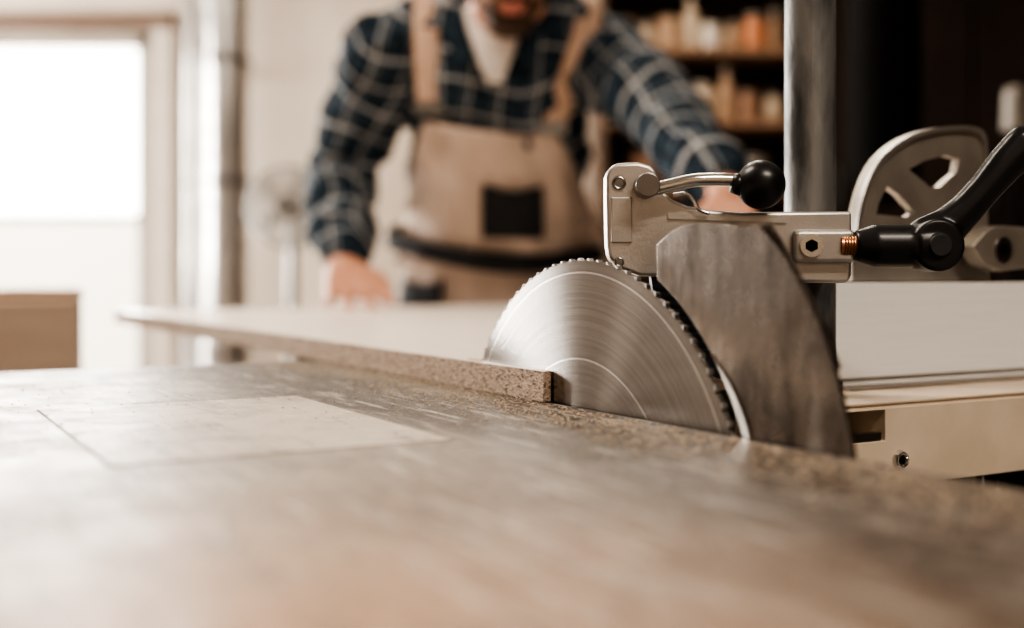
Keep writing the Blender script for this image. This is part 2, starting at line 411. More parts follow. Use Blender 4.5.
for i in range(13):
    th = math.radians(40 - i * 27 / 12); wd_ = .0055 * math.sin(math.pi * min(1, (i + .3) / 7) / 2)
    e1.append((Rk * math.cos(th), Rk * math.sin(th) - .062)); e2.append(((Rk + wd_) * math.cos(th), (Rk + wd_) * math.sin(th) - .062))
A_ = [(b.verts.new((p[0], -.0013, p[1])), b.verts.new((q[0], -.0022, q[1])), b.verts.new((q[0], -.0012, q[1])), b.verts.new((p[0], -.0011, p[1]))) for p, q in zip(e1, e2)]
for u, v in zip(A_, A_[1:]):
    for k in range(4): b.faces.new((u[k], v[k], v[(k + 1) % 4], u[(k + 1) % 4]))
b.faces.new(A_[0][::-1]); b.faces.new(A_[-1])
put('bevel_glint', b, M_bright, SW, kn)  # bevel strip in paler steel, carrying the light reflected off the plate edge

# wooden board
b = NB()
flat(b, [(-.030, -.009), (-.032, -.0024), (-.146, -.0024), (-.146, .0024), (-.032, .0024), (-.032, .75), (-1.41, .75), (-1.41, -.009)], .0006, .0192)
bo = put('wood_board', b, [M_chip, M_lam], SW, label='laminated particleboard sheet with raw chip edge lying on the saw table', cat='board')
for p in bo.data.polygons:
    if abs(p.normal.z) > .9: p.material_index = 1

# crosscut fence + beam
fe = thing('crosscut_fence', 'silver aluminium fence bar on a cream painted beam', 'fence', SW @ Matrix.Translation((.01, .5, -.05)))
b = NB()
prof = [(-.0306, .0003), (-.0110, .0003), (-.0110, .0030), (-.0170, .0030), (-.0170, .0062), (-.0088, .0062), (-.0088, .0725), (-.0306, .0725)]
prism(b, prof, .21, 1.25, lambda p, q, a: Vector((p, a, q)))
put('fence_bar', b, M_fence, SW, fe, bevel=.0006)
b = NB(); box(b, -.0085, .012, .205, 1.25, .0001, .0012); put('rail_strip', b, M_beamtop, SW, fe)
b = NB(); box(b, -.031, .0675, .142, 1.3, -.053, 0)
cut = NB(); box(cut, .02, .08, .138, .178, -.024, -.005); box(cut, .066, .08, .13, 1.4, -.0040, -.0015)
cme = bpy.data.meshes.new('c'); cut.to_mesh(cme); cut.free(); co = bpy.data.objects.new('c', cme); COL.objects.link(co)
me = evalmesh(b, [('BOOLEAN', dict(object=co, operation='DIFFERENCE', solver='EXACT'))])
bpy.data.objects.remove(co)
put('beam', me, M_cream, SW, fe, bevel=.001)
b = NB(); box(b, .0205, .030, .143, .177, -.0235, -.0055); put('slot_shade', b, M_dark, SW, fe)  # dark block at the back of the notch, its shade put into the colour
b = NB(); box(b, .060, .066, .150, .176, -.0235, -.0190); put('slot_lip', b, M_bolt, SW, fe)
b = NB(); cyl(b, (.0676, .190, -.0365), (.0700, .190, -.0365), .0062, .0054); torus(b, (.0702, .190, -.0365), (1, 0, 0), .0044, .0009)
put('screw', b, M_chrome, SW, fe, smooth='auto')
b = NB(); cyl(b, (.0700, .190, -.0365), (.0704, .190, -.0365), .0026, seg=6); put('screw_socket', b, M_dark, SW, fe)
b = NB(); tube(b, [(.06, .276, -.054), (.06, .276, -.066), (.06, .284, -.072), (.06, .292, -.066), (.06, .292, -.054)], .0018); box(b, .052, .058, .256, .272, -.068, -.054)
put('latch', b, M_chrome, SW, fe, smooth='auto')
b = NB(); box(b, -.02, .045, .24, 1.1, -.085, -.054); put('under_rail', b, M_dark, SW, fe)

# ------------------------------------------------------------------ clamp stand: pole + cast bracket
CZ = .938
def px(x, y, Y): return Vector(((x - 512) / 1150 * Y, Y, CZ - (y - 275) / 1150 * Y))
PY = .742
pc = px(810, 275, PY)
cs = thing('guard_bracket', 'cast aluminium guard bracket clamped to an upright steel pole', 'bracket', Matrix.Translation((pc.x, PY, TZ)))
b = NB(); cyl(b, (pc.x, PY, TZ + .001), (pc.x, PY, 1.75), .0162, seg=64); put('pole', b, M_pole, None, cs, smooth='auto')
b = NB(); cyl(b, (pc.x, PY, TZ + .0005), (pc.x, PY, TZ + .010), .020, seg=48); put('pole_collar', b, M_blackm, None, cs, smooth='auto', bevel=.001)
BY = .672
sc = BY / 1150
def P2(pts): return [((x - 512) * sc, CZ - (y - 275) * sc) for x, y in pts]
XZ = lambda p, q, a: Vector((p, a, q))
out = [(607, 245)] + [(606, 200), (606, 176), (609, 168), (616, 163), (638, 162), (650, 165), (656, 170), (659, 180), (663, 190), (672, 199), (688, 206), (712, 210), (740, 212), (852, 211), (852, 276), (848, 283), (797, 283), (790, 279), (640, 276), (618, 268), (609, 258)]
b = NB(); prism(b, P2(out), BY, BY + .020, XZ)
put('bracket_arm', b, M_alu, None, cs, bevel=.0020, smooth='auto')
b = NB(); prism(b, P2([(611, 197), (632, 197), (632, 243), (611, 243)]), BY - .0018, BY - .0001, XZ); put('raised_pad', b, M_alu, None, cs, bevel=.0008)
b = NB(); prism(b, P2([(786, 214), (850, 213), (850, 281), (799, 281), (786, 277)]), BY + .0201, PY + .024, XZ); put('clamp_block', b, M_alu, None, cs, bevel=.0015)
b = NB(); prism(b, P2([(792, 230), (852, 230), (852, 263), (792, 263)]), BY - .0065, BY - .0002, XZ); put('clamp_boss', b, M_alu, None, cs, bevel=.0025)
def pz(x, y): return Vector(((x - 512) * sc, 0, CZ - (y - 275) * sc))
q = pz(808, 246)
b = NB(); cyl(b, (q.x, BY - .0085, q.z), (q.x, BY - .0067, q.z), .0066); put('washer', b, M_chrome, None, cs, smooth='auto')
b = NB(); cyl(b, (q.x, BY - .0100, q.z), (q.x, BY - .0087, q.z), .0036, seg=6); put('bolt', b, M_dark, None, cs)
for (x, y, r) in ((619, 183, .0042), (619, 262, .003)):
    q = pz(x, y); b = NB(); cyl(b, (q.x, BY - .0012, q.z), (q.x, BY - .0001, q.z), r); torus(b, (q.x, BY - .0012, q.z), (0, 1, 0), r * .75, r * .15)
    put('screw', b, M_bolt, None, cs, smooth='auto')
b = NB(); prism(b, P2([(668, 214), (786, 219), (786, 223), (668, 219)]), BY - .0014, BY - .0001, XZ); put('rib', b, M_alu, None, cs)
b = NB()
pth = bez([tuple(v) for v in (pz(640, 186), pz(652, 190), pz(668, 187), pz(690, 182), pz(715, 181), pz(738, 182))], 6)
pth = [Vector((p[0], BY - .010, p[2])) for p in pth]
tube(b, pth, [.0038 if i > 3 else .0048 for i in range(len(pth))], 20); put('lever_rod', b, M_chrome, None, cs, smooth=True)
q = pz(645, 187); b = NB(); cyl(b, (q.x, BY - .0175, q.z), (q.x, BY - .0002, q.z), .0070, seg=24); put('lever_nut', b, M_bolt, None, cs, bevel=.0006, smooth='auto')
q = pz(757, 186); b = NB(); ell(b, (q.x, BY - .010, q.z), .0142, 4); cyl(b, (q.x - .017, BY - .010, q.z + .0008), (q.x - .011, BY - .010, q.z), .0055, .007)
put('ball_knob', b, M_black, None, cs, smooth=True)
b = NB(); pth = bez([tuple(pz(*v)) for v in ((672, 196), (684, 194), (692, 200), (698, 210), (708, 214))], 6)
tube(b, [Vector((p[0], BY - .004, p[2])) for p in pth], .0011, 10); put('wire_loop', b, M_chrome, None, cs, smooth=True)
b = NB(); prism(b, P2([(652, 277), (722, 280), (722, 380), (700, 372), (668, 330), (655, 300)]), BY + .004, BY + .016, XZ)
for i in range(9):
    y = 286 + i * 8; box(b, *(sorted([(656 + i * 5 - 512) * sc, (715 - 512) * sc])), BY + .0025, BY + .004, CZ - (y + 3 - 275) * sc, CZ - (y - 275) * sc)
put('slide_block', b, mat('dark_slide', (.02, .024, .03), None, .4, .3), None, cs)
# clamp lever
a0, a1 = pz(838, 246), pz(862, 246)
b = NB(); cyl(b, (a0.x, BY - .003, a0.z), (a1.x, BY - .003, a1.z), .0062)
for i in range(6): torus(b, (a1.x - .012 + i * .0016, BY - .003, a0.z), (1, 0, 0), .0062, .0005, 24, 6)
put('threaded_stud', b, M_copper, None, cs, smooth='auto')
b = NB(); a0 = Vector((a1.x - .0055, BY - .003, a1.z)); a1 = Vector((pz(930, 0).x, BY - .003, a0.z))
cyl(b, a0, a0 + (a1 - a0) * .25, .0085, .0125); cyl(b, a0 + (a1 - a0) * .25, a0 + (a1 - a0) * .72, .0125, .0125); cyl(b, a0 + (a1 - a0) * .76, a1, .0138, .0142); cyl(b, a0 + (a1 - a0) * .7, a0 + (a1 - a0) * .78, .0115, .0115)
cyl(b, a1 + Vector((0, -.012, 0)), a1 + Vector((0, .012, 0)), .0150)
h = [pz(926, 240), pz(944, 228), pz(962, 211), pz(982, 188), pz(1002, 164), pz(1022, 144)]
for i in range(len(h) - 1):
    for k in range(6):
        f = (i + k / 6) / 5; p = h[i].lerp(h[i + 1], k / 6); p.y = BY - .003 - .004 * f
        rr = .0145 - .0045 * math.sin(min(f * 1.7, 1) * 1.57) + .0025 * max(0, f - .6) / .4
        ell(b, p, (rr, .0085, rr), 2)
put('clamp_lever', vox(b, .0011, 3), M_black, None, cs, smooth=True)
q = a1; b = NB(); cyl(b, (q.x, q.y - .0150, q.z), (q.x, q.y - .0125, q.z), .006, .0075); put('lever_cap', b, M_blackm, None, cs, smooth='auto')

# ------------------------------------------------------------------ protractor casting on the fence
def fa(x, y):
    k = (x - 512) / 1150; a = (.80 * k - .215) / (.871 - .491 * k); Y = .80 + .491 * a
    return (.21 + a, CZ - (y - 275) / 1150 * Y - TZ)
pr = thing('mitre_protractor', 'half-round cast metal mitre gauge with cut-outs standing on the fence', 'protractor', SW @ Matrix.Translation((-.02, .33, .0726)))
o = bez([fa(*p) for p in ((857, 281), (857, 235), (864, 195), (880, 160), (908, 137), (940, 127), (972, 126), (986, 134), (989, 160), (992, 200), (994, 281))], 5)
zb = .0727; o = [(p, max(q, zb)) for p, q in o]
b = NB(); prism(b, o, -.031, -.024, lambda p, q, a: Vector((a, p, q)))
cuts = [[(914, 169), (930, 160), (950, 155), (964, 158), (961, 172), (944, 187), (935, 187)], [(883, 204), (892, 186), (902, 193), (920, 212), (912, 217), (881, 214)], [(882, 234), (903, 236), (903, 260), (880, 260)]]
cut = NB()
for c in cuts: prism(cut, [fa(*p) for p in c], -.04, -.01, lambda p, q, a: Vector((a, p, q)))
bmesh.ops.recalc_face_normals(cut, faces=cut.faces[:]); bmesh.ops.recalc_face_normals(b, faces=b.faces[:])
cme = bpy.data.meshes.new('c'); cut.to_mesh(cme); cut.free(); co = bpy.data.objects.new('c', cme); COL.objects.link(co)
me = evalmesh(b, [('BOOLEAN', dict(object=co, operation='DIFFERENCE', solver='EXACT'))]); bpy.data.objects.remove(co)
put('protractor_plate', me, M_cast, SW, pr, bevel=.0012)
b = NB(); rim = [(p, q) for p, q in o[4:-6]]
for i in range(len(rim) - 1):
    (p0, q0), (p1, q1) = rim[i], rim[i + 1]
    cc = Vector((fa(930, 240))); d0 = (Vector((p0, q0)) - cc).normalized() * .004; d1 = (Vector((p1, q1)) - cc).normalized() * .004
    prism(b, [(p0, q0), (p1, q1), (p1 - d1.x, q1 - d1.y), (p0 - d0.x, q0 - d0.y)], -.024, -.020, lambda p, q, a: Vector((a, p, q)))
put('raised_rim', b, M_alu, SW, pr)
b = NB(); cp = fa(985, 250); cp2 = fa(1060, 256)
prism(b, bez([(cp[0] - .034, cp[1] + .002), (cp[0] - .014, cp[1] + .016), (cp[0] + .012, cp[1] + .018), (cp2[0], cp[1] + .014)], 4) + [(cp2[0], cp[1] - .008), (cp[0], cp[1] - .0165), (cp[0] - .02, cp[1] - .012)], -.0195, -.004, lambda p, q, a: Vector((a, p, q)))
put('swivel_block', b, M_cast, SW, pr, bevel=.0015)
b = NB(); cyl(b, (-.004, cp[0], cp[1]), (-.0025, cp[0], cp[1]), .0095); put('swivel_washer', b, M_bolt, SW, pr, smooth='auto')
b = NB(); cyl(b, (-.0025, cp[0], cp[1]), (-.0015, cp[0], cp[1]), .0045); put('swivel_bolt', b, M_dark, SW, pr, smooth='auto')

# sawdust
cv = [Vector((x, y, z)) * .5 for x in (-1, 1) for y in (-1, 1) for z in (-1, 1)]
cf = [(0, 1, 3, 2), (4, 6, 7, 5), (0, 4, 5, 1), (2, 3, 7, 6), (0, 2, 6, 4), (1, 5, 7, 3)]
dv, df = [], []
for i in range(7000):
    s = random.uniform(-.42, .40); t = -.011 - abs(random.gauss(0, .036)) - (0 if random.random() < .85 else random.uniform(0, .5))
    r = random.uniform(.0003, .0010) * (1.6 if random.random() < .10 and t > -.1 else 1)
    M = Matrix.Translation((s, t, .0006 + r * .3)) @ Matrix.Rotation(random.uniform(0, 6), 4, 'Z') @ Matrix.Diagonal((r * random.uniform(.6, 2), r * .7, r * .5, 1))
    n0 = len(dv); dv += [M @ v for v in cv]; df += [tuple(n0 + k for k in f) for f in cf]
dm = bpy.data.meshes.new('sawdust'); dm.from_pydata(dv, [], df)
put('sawdust', dm, M_dust, SW, label='fine tan sawdust scattered on the saw table', cat='sawdust', kind='stuff')

# ------------------------------------------------------------------ person
pe = thing('person', 'person in plaid shirt and taupe bib overalls leaning over the board', 'person', Matrix.Translation((-.04, 2.47, 0)))
V = Vector
RS, RE, RWr = V((-.236, 2.20, 1.362)), V((-.348, 2.34, 1.145)), V((-.300, 2.06, .955))
LS, LE, LWr = V((.178, 2.12, 1.335)), V((.262, 1.89, 1.185)), V((.306, 1.63, 1.055))
def chain(bm, pts, n=7, sub=2, add=0):
    for (a, ra), (c, rc) in zip(pts, pts[1:]):
        a, c = V(a), V(c); ra = V((ra,) * 3) if not isinstance(ra, tuple) else V(ra); rc = V((rc,) * 3) if not isinstance(rc, tuple) else V(rc)
        for i in range(n + 1):
            f = i / n; r = ra.lerp(rc, f) + V((add,) * 3); ell(bm, a.lerp(c, f), tuple(r), sub)
torso = [((-.035, 2.49, .90), (.186, .125, .11)), ((-.031, 2.44, 1.01), (.180, .128, .09)), ((-.026, 2.33, 1.13), (.172, .125, .09)), ((-.028, 2.23, 1.25), (.168, .115, .09)), ((-.028, 2.17, 1.34), (.140, .085, .07))]
yoke = [(RS, .066), ((-.12, 2.19, 1.410), .064), ((-.025, 2.16, 1.42), .066), ((.07, 2.15, 1.400), .064), (LS, .066)]
rarm = [(RS, .062), (RS.lerp(RE, .5), .055), (RE, .044), (RE.lerp(RWr, .3), .045), (RWr, .029)]
larm = [(LS, .062), (LS.lerp(LE, .5), .052), (LE, .040), (LE.lerp(LWr, .3), .040), (LWr, .027)]
def legs(bm, add=0):
    for sx in (-1, 1):
        hip = V((-.035 + sx * .10, 2.50, .88)); kn_ = V((-.035 + sx * .15, 2.48, .49)); an = V((-.035 + sx * .17, 2.58, .10))
        chain(bm, [(hip, .095), (kn_, .060), (kn_.lerp(an, .35), .058), (an, .040)], 9, 2, add)
def hand(bm, wr, d, nrm, fdirs, side, k_=1.0):
    d = V(d).normalized(); nrm = V(nrm).normalized(); lat = d.cross(nrm).normalized()
    if lat.x * side < 0: lat = -lat
    for k, off in enumerate((.028, .010, -.009, -.027)):
        off *= k_
        kn0 = wr + d * .088 + lat * off * 1.15 - d * abs(off - .005) * .25
        chain(bm, [(wr + lat * off * .5, .0170 * k_), (kn0, .0130 * k_)], 8, 2)
        L = (.072, .080, .075, .058)[k] * k_; p = kn0; r = .0098 * k_
        for j, fd in enumerate(fdirs):
            fd = (V(fd).normalized() + lat * off * 8).normalized()
            q = p + fd * L * (.45, .30, .25)[j]; chain(bm, [(p, r), (q, r - .0009)], 4, 2); p = q; r -= .0009
    tb = wr + d * .025 + lat * .026 * k_
    t1 = tb + (d * .6 + lat * .7).normalized() * .035; t2 = t1 + (d * .9 + lat * .25 - nrm * .2).normalized() * .030; t3 = t2 + (d * .95 - nrm * .15).normalized() * .022
    chain(bm, [(tb, .0165), (t1, .0130), (t2, .0110), (t3, .0095)], 5, 2)
ph = math.radians(20); hc = V((-.008, 2.000, 1.476)); yaw = Matrix.Rotation(math.radians(8), 3, 'Z')
def HP(x, f, u): return hc + yaw @ V((x, -f * math.cos(ph) - u * math.sin(ph), -f * math.sin(ph) + u * math.cos(ph)))
HR = yaw @ Matrix.Rotation(ph, 3, 'X')
def he(bm, c, r, sub=3): ell(bm, HP(*c), (r[0], r[1], r[2]), sub, HR)
body = NB()
chain(body, torso); chain(body, yoke); chain(body, rarm); chain(body, larm); legs(body)
for sx in (-1, 1):
    an = V((-.035 + sx * .17, 2.58, .08)); chain(body, [(an, .04), (an + V((0, -.15, -.045)), .028)], 6)
chain(body, [((-.022, 2.17, 1.42), .060), (HP(0, -.03, -.07), .055)], 8)
he(body, (0, -.012, .03), (.074, .094, .084)); he(body, (0, .022, -.03), (.062, .068, .082)); he(body, (0, .058, -.088), (.030, .026, .022))
for s in (-1, 1):
    he(body, (s * .044, .02, -.062), (.024, .04, .03)); he(body, (s * .036, .066, -.02), (.022, .018, .018)); he(body, (s * .077, -.005, 0), (.009, .019, .031))
he(body, (0, .078, .034), (.050, .016, .012))
for f in range(6): he(body, (0, .090 + f * .0032, .018 - f * .009), (.007 + f * .0012, .010, .009), 2)
he(body, (0, .083, -.058), (.026, .012, .012))
hand(body, RWr, (.26, -.76, -.52), (.1, -.5, .85), [(.30, -.93, -.34), (.30, -.93, -.24), (.25, -.9, -.12)], 1, 1.12)
hand(body, LWr, (.05, -.42, -.86), (0, -.85, .5), [(0, -.40, -.88), (0, -.55, -.80), (0, -.75, -.6)], -1)
put('body', vox(body, .0045, 4), M_skin, None, pe, smooth=True)
b = NB(); he(b, (0, -.022, .046), (.082, .098, .080)); he(b, (0, -.05, -.005), (.076, .062, .075))
put('hair', vox(b, .005, 2), M_hair, None, pe, smooth=True)
b = NB(); he(b, (0, .058, -.092), (.042, .034, .026))
for s in (-1, 1):
    for f in range(6): he(b, (s * (.022 + f * .0098), .062 - f * .010, -.080 + f * .011), (.018, .024, .020), 2)
    he(b, (s * .016, .094, -.042), (.020, .009, .0055))
    he(b, (s * .034, .084, -.058), (.007, .010, .018))
put('beard', vox(b, .003, 2), M_hair, None, pe, smooth=True)
b = NB(); he(b, (0, .099, -.0560), (.022, .006, .0045)); he(b, (0, .098, -.0650), (.020, .007, .0055)); put('lips', b, M_lip, None, pe, smooth=True)
for s in (-1, 1):
    b = NB(); he(b, (s * .032, .078, .006), (.013, .011, .008)); put('eye', b, M_eye, None, pe, smooth=True)
# shirt
sh = NB(); chain(sh, torso, add=.014); chain(sh, yoke, add=.014)
tm = vox(sh.copy(), .008, 5); TB = bmesh.new(); TB.from_mesh(tm); BV = BVHTree.FromBMesh(TB)
def sleeve(pts, add=.024, n=12):
    P = [V(p[0]) for p in pts]; Rr = [p[1] for p in pts]
    for i in range(len(P) - 1):
        for k in range(n + 1):
            f = k / n; g_ = i + f; c = P[i].lerp(P[i + 1], f); r = Rr[i] + (Rr[i + 1] - Rr[i]) * f + add
            if i == len(P) - 2 and (P[-1] - c).length < .035: continue
            r += .006 * math.sin(g_ * 11)
            ell(sh, c + V((noise.noise(c * 14), 0, noise.noise(c * 17 + V((5, 5, 5))))) * .016, r, 2)
sleeve(rarm); sleeve(larm, .019)
for (E, W_) in ((RE, RWr), (LE, LWr)):
    d = (W_ - E).normalized(); chain(sh, [(W_ - d * .07, .041), (W_ - d * .035, .040)], 4)
sm = vox(sh, .007, 4)
cos_ = [v.co.copy() for v in sm.vertices]; nrs_ = [v.normal.copy() for v in sm.vertices]
new_ = []
for c_, n_ in zip(cos_, nrs_):
    fold = abs(noise.noise(V((c_.x * 9, c_.y * 9, c_.z * 16))))
    q = c_ + n_ * (noise.noise(c_ * 11) * .012 + .010 * (.3 - fold) * 2 - .002); new_ += [q.x, q.y, q.z]
sm.vertices.foreach_set('co', new_); sm.update()
bones = [(V((-.035, 2.47, .9)), V((-.028, 2.17, 1.36)), .13, 0), (RS, RE, .055, .31), (RE, RWr, .045, .58), (LS, LE, .055, .31), (LE, LWr, .045, .6)]
at = sm.attributes.new('plaid', 'FLOAT_VECTOR', 'POINT')
vals = []
for co_ in cos_:
    best = None
    for a, c, r, o_ in bones:
        d = c - a; f = max(0, min(1, (co_ - a).dot(d) / d.length_squared)); dist = (co_ - (a + d * f)).length - r
        if best is None or dist < best[0]: best = (dist, a, c, o_)
    _, a, c, o_ = best; d = (c - a).normalized(); side = d.cross(V((0, 1, 0))).normalized()
    n_ = noise.noise(co_ * 7) * .030
    vals += [(co_ - a).dot(d) + o_ + n_, (co_ - a).dot(side) + noise.noise(co_ * 8 + V((9, 2, 4))) * .026, 0]
at.data.foreach_set('vector', vals)
put('shirt', sm, M_plaid, None, pe, smooth=True)
# trousers
tr = NB(); legs(tr, .028); chain(tr, torso[:2], add=.026); chain(tr, [torso[1], ((-.031, 2.41, 1.05), (.172, .124, .05))], add=.024)
trm = vox(tr, .008, 4); TB.from_mesh(trm); BV = BVHTree.FromBMesh(TB)
put('trousers', trm, M_bib, None, pe, smooth=True)
for sx in (-1, 1):
    an = V((-.035 + sx * .17, 2.60, .06)); b = NB(); chain(b, [(an, .056), (an + V((0, -.08, -.012)), .050), (an + V((0, -.20, -.022)), .040)], 8); chain(b, [(an, .052), (an + V((0, -.02, .10)), .055)], 5)
    m_ = vox(b, .006, 4)
    for v in m_.vertices: v.co.z = max(v.co.z, .002)
    put('boot', m_, M_boot, None, pe, smooth=True)
def front(x, z, off):
    h = BV.ray_cast(V((x, 1.2, z)), V((0, 1, 0)))
    return V((x, h[0].y - off, z)) if h[0] else None
def sheet(name, rows, off, th, m, wr=0):
    b = NB(); G = []; last = 2.2
    for row in rows:
        g_ = []
        for x, z in row:
            p = front(x, z, off)
            if p is None: p = V((x, last, z))
            last = p.y
            if wr: p.y += noise.noise(V((x * 16, z * 9, 3))) * wr + noise.noise(V((x * 30 + z * 20, z * 14, 7))) * wr * .5
            g_.append(b.verts.new(p))
        G.append(g_)
    for r0, r1 in zip(G, G[1:]):
        for i in range(len(r0) - 1): b.faces.new((r0[i], r0[i + 1], r1[i + 1], r1[i]))
    me = evalmesh(b, [('SMOOTH', dict(factor=.4, iterations=3)), ('SOLIDIFY', dict(thickness=th, offset=0))])
    return put(name, me, m, None, pe, smooth=True)
def wx(x, y, Y=2.14): return ((x - 512) / 1150 * Y, CZ + (275 - y) / 1150 * Y)
def rows(L, Rr, ys, n, Y=2.14, tilt=14, pw=.75):
    out = []
    for i, y in enumerate(ys):
        f = i / (len(ys) - 1); g_ = f ** pw; l = L[0] + (L[1] - L[0]) * g_; r = Rr[0] + (Rr[1] - Rr[0]) * g_
        out.append([wx(l + (r - l) * k / n, y + tilt * k / n * (1 - f) + 7 * math.sin(math.pi * k / n) * (1 - f), Y) for k in range(n + 1)])
    return out
sheet('bib', rows((424, 380), (556, 632), [120 + i * 5 for i in range(30)], 38, pw=.85), .020, .006, M_bib, .020)
sheet('bib_pocket', rows((481, 479), (544, 547), [182 + i * 5 for i in range(12)], 10, tilt=2), .036, .005, M_bpatch)
sheet('side_pocket', rows((392, 388), (442, 438), [276 + i * 5 for i in range(12)], 8, 2.28, 3), .014, .005, M_bpatch)
sheet('undershirt', [[wx(494 + (k - 4) / 4 * hw, y, 2.02) for k in range(9)] for y, hw in ((-4, 36), (8, 34), (24, 30), (42, 24), (60, 16), (82, 6))], .020, .004, M_tee)
for s in (-1, 1):
    sheet('collar', [[wx(494 + s * (hw - 3 + k * 5.5), y + k * 3, 2.02) for k in range(5)] for y, hw in ((-6, 36), (8, 34), (22, 31), (36, 26), (48, 22), (58, 24))], .024, .004, M_collar)
# straps
def strap(xa, za, xb):
    pts = []
    for i in range(9):
        f = i / 8; x = xa + (xb - xa) * f; z = za + (1.385 - za) * f
        p = front(x, z, .010)
        if p: pts.append(p)
    ly = pts[-1].y
    for i in range(12):
        y = 2.08 + i * .018
        h_ = BV.ray_cast(V((xb, y, 1.7)), V((0, 0, -1)))
        if h_[0] and y > ly + .008: pts.append(h_[0] + V((0, 0, .010)))
    for i in range(8):
        z = 1.36 - i * .04; h_ = BV.ray_cast(V((xb * (1 - i / 10), 3, z)), V((0, -1, 0)))
        if h_[0]: pts.append(h_[0] + V((0, .010, 0)))
    b = NB(); prev = None
    for p in pts:
        a = b.verts.new(p + V((-.026, 0, 0))); m0 = b.verts.new(p); c = b.verts.new(p + V((.026, 0, 0)))
        if prev: b.faces.new((prev[0], prev[1], m0, a)); b.faces.new((prev[1], prev[2], c, m0))
        prev = (a, m0, c)
    me = evalmesh(b, [('SMOOTH', dict(factor=.3, iterations=2)), ('SUBSURF', dict(levels=1)), ('SOLIDIFY', dict(thickness=.005, offset=0))])
    put('strap', me, M_strap, None, pe, smooth=True)
    p = front(xa, za, .022); b = NB(); box(b, p.x - .028, p.x + .028, p.y - .004, p.y + .004, p.z - .012, p.z + .012); put('buckle', b, M_bolt, None, pe, bevel=.002)
x_, z_ = wx(430, 110); strap(x_, z_, wx(427, 0)[0])
x_, z_ = wx(553, 130); strap(x_, z_, wx(586, 0)[0])
# belt
b = NB(); ring = []
cx, cy = -.033, 2.43
for i in range(72):
    a = 2 * math.pi * i / 72; d = V((math.cos(a), math.sin(a), 0)); col = []
    for dz in (-.022, 0, .022):
        z = 1.006 + dz - .014 * math.cos(a) + .044 * d.y
        h_ = BV.ray_cast(V((cx, cy, z)) + d * .6, -d); p = h_[0] if h_[0] else V((cx, cy, z)) + d * .17
        col.append(b.verts.new(p + d * .036))
    ring.append(col)
for i in range(72):
    a, c = ring[i], ring[(i + 1) % 72]
    for k in range(2): b.faces.new((a[k], c[k], c[k + 1], a[k + 1]))
me = evalmesh(b, [('SMOOTH', dict(factor=.4, iterations=3)), ('SOLIDIFY', dict(thickness=.008, offset=0))])
put('belt', me, M_bpatch, None, pe, smooth=True)

# ------------------------------------------------------------------ background things
dk = thing('ventilation_duct', 'grey galvanised ribbed ventilation duct running up the wall', 'duct', Matrix.Translation((-1.15, 4.7, 0)))
dx = (226 - 512) / 1150 * 4.7
b = NB(); prof = []; z = .002
while z < H - .12: prof += [(.092, z), (.092, z + .088), (.098, z + .094), (.092, z + .100)]; z += .102
prof.append((.092, H - .002)); lathe(b, prof, (dx, 4.7, 0), 40); put('duct_pipe', b, M_duct, None, dk, smooth='auto')
for z in (.6, 1.30, 1.79, 2.4):
    b = NB(); cyl(b, (dx, 4.7, z), (dx, 4.7, z + .035), .103, seg=40); box(b, dx - .02, dx + .02, 4.80, 4.998, z + .005, z + .03); put('duct_clamp', b, M_bolt, None, dk, smooth='auto')
dx = (192 - 512) / 1150 * 4.85
dk = thing('water_pipe', 'thin grey pipe on the wall beside the duct', 'pipe', Matrix.Translation((dx, 4.85, 0)))
b = NB(); cyl(b, (dx, 4.85, .001), (dx, 4.85, H - .001), .030); put('pipe_run', b, M_duct, None, dk, smooth='auto')
for z in (1.32, 2.2):
    b = NB(); torus(b, (dx, 4.85, z), (0, 0, 1), .034, .008); box(b, dx - .008, dx + .008, 4.885, 4.998, z - .008, z + .008); put('pipe_clip', b, M_bolt, None, dk, smooth='auto')
fx, fz, fy = (291 - 512) / 1150 * 3.9, CZ + (275 - 208) / 1150 * 3.9, 3.9
fn = thing('pedestal_fan', 'white pedestal fan standing near the wall', 'fan', Matrix.Translation((fx, fy, 0)))
b = NB()
for r in (.13, .10, .07, .04): torus(b, (fx, fy - .05 - .01 * (.13 - r) * 8, fz), (0, 1, 0), r, .005 if r < .13 else .010)
for i in range(16):
    a = i * math.pi / 8; cyl(b, (fx, fy - .06, fz), (fx + .13 * math.cos(a), fy - .05, fz + .13 * math.sin(a)), .0025, seg=6)
put('fan_guard', b, M_bolt, None, fn, smooth='auto')
b = NB()
for i in range(5):
    a = i * 2 * math.pi / 5; q = [(.02, -.2), (.11, -.28), (.118, .12), (.06, .35)]
    prism(b, [(fx + r * math.cos(a + o), fz + r * math.sin(a + o)) for r, o in q], fy - .03, fy - .026, XZ)
put('fan_blade', b, M_white, None, fn)
b = NB(); cyl(b, (fx, fy - .04, fz), (fx, fy + .08, fz), .045, .035); put('fan_motor', b, M_white, None, fn, smooth='auto')
b = NB(); cyl(b, (fx, fy + .02, .03), (fx, fy + .02, fz - .03), .018); put('fan_pole', b, M_bolt, None, fn, smooth='auto')
b = NB(); cyl(b, (fx, fy + .02, .001), (fx, fy + .02, .03), .18, .15); put('fan_base', b, M_white, None, fn, smooth='auto')
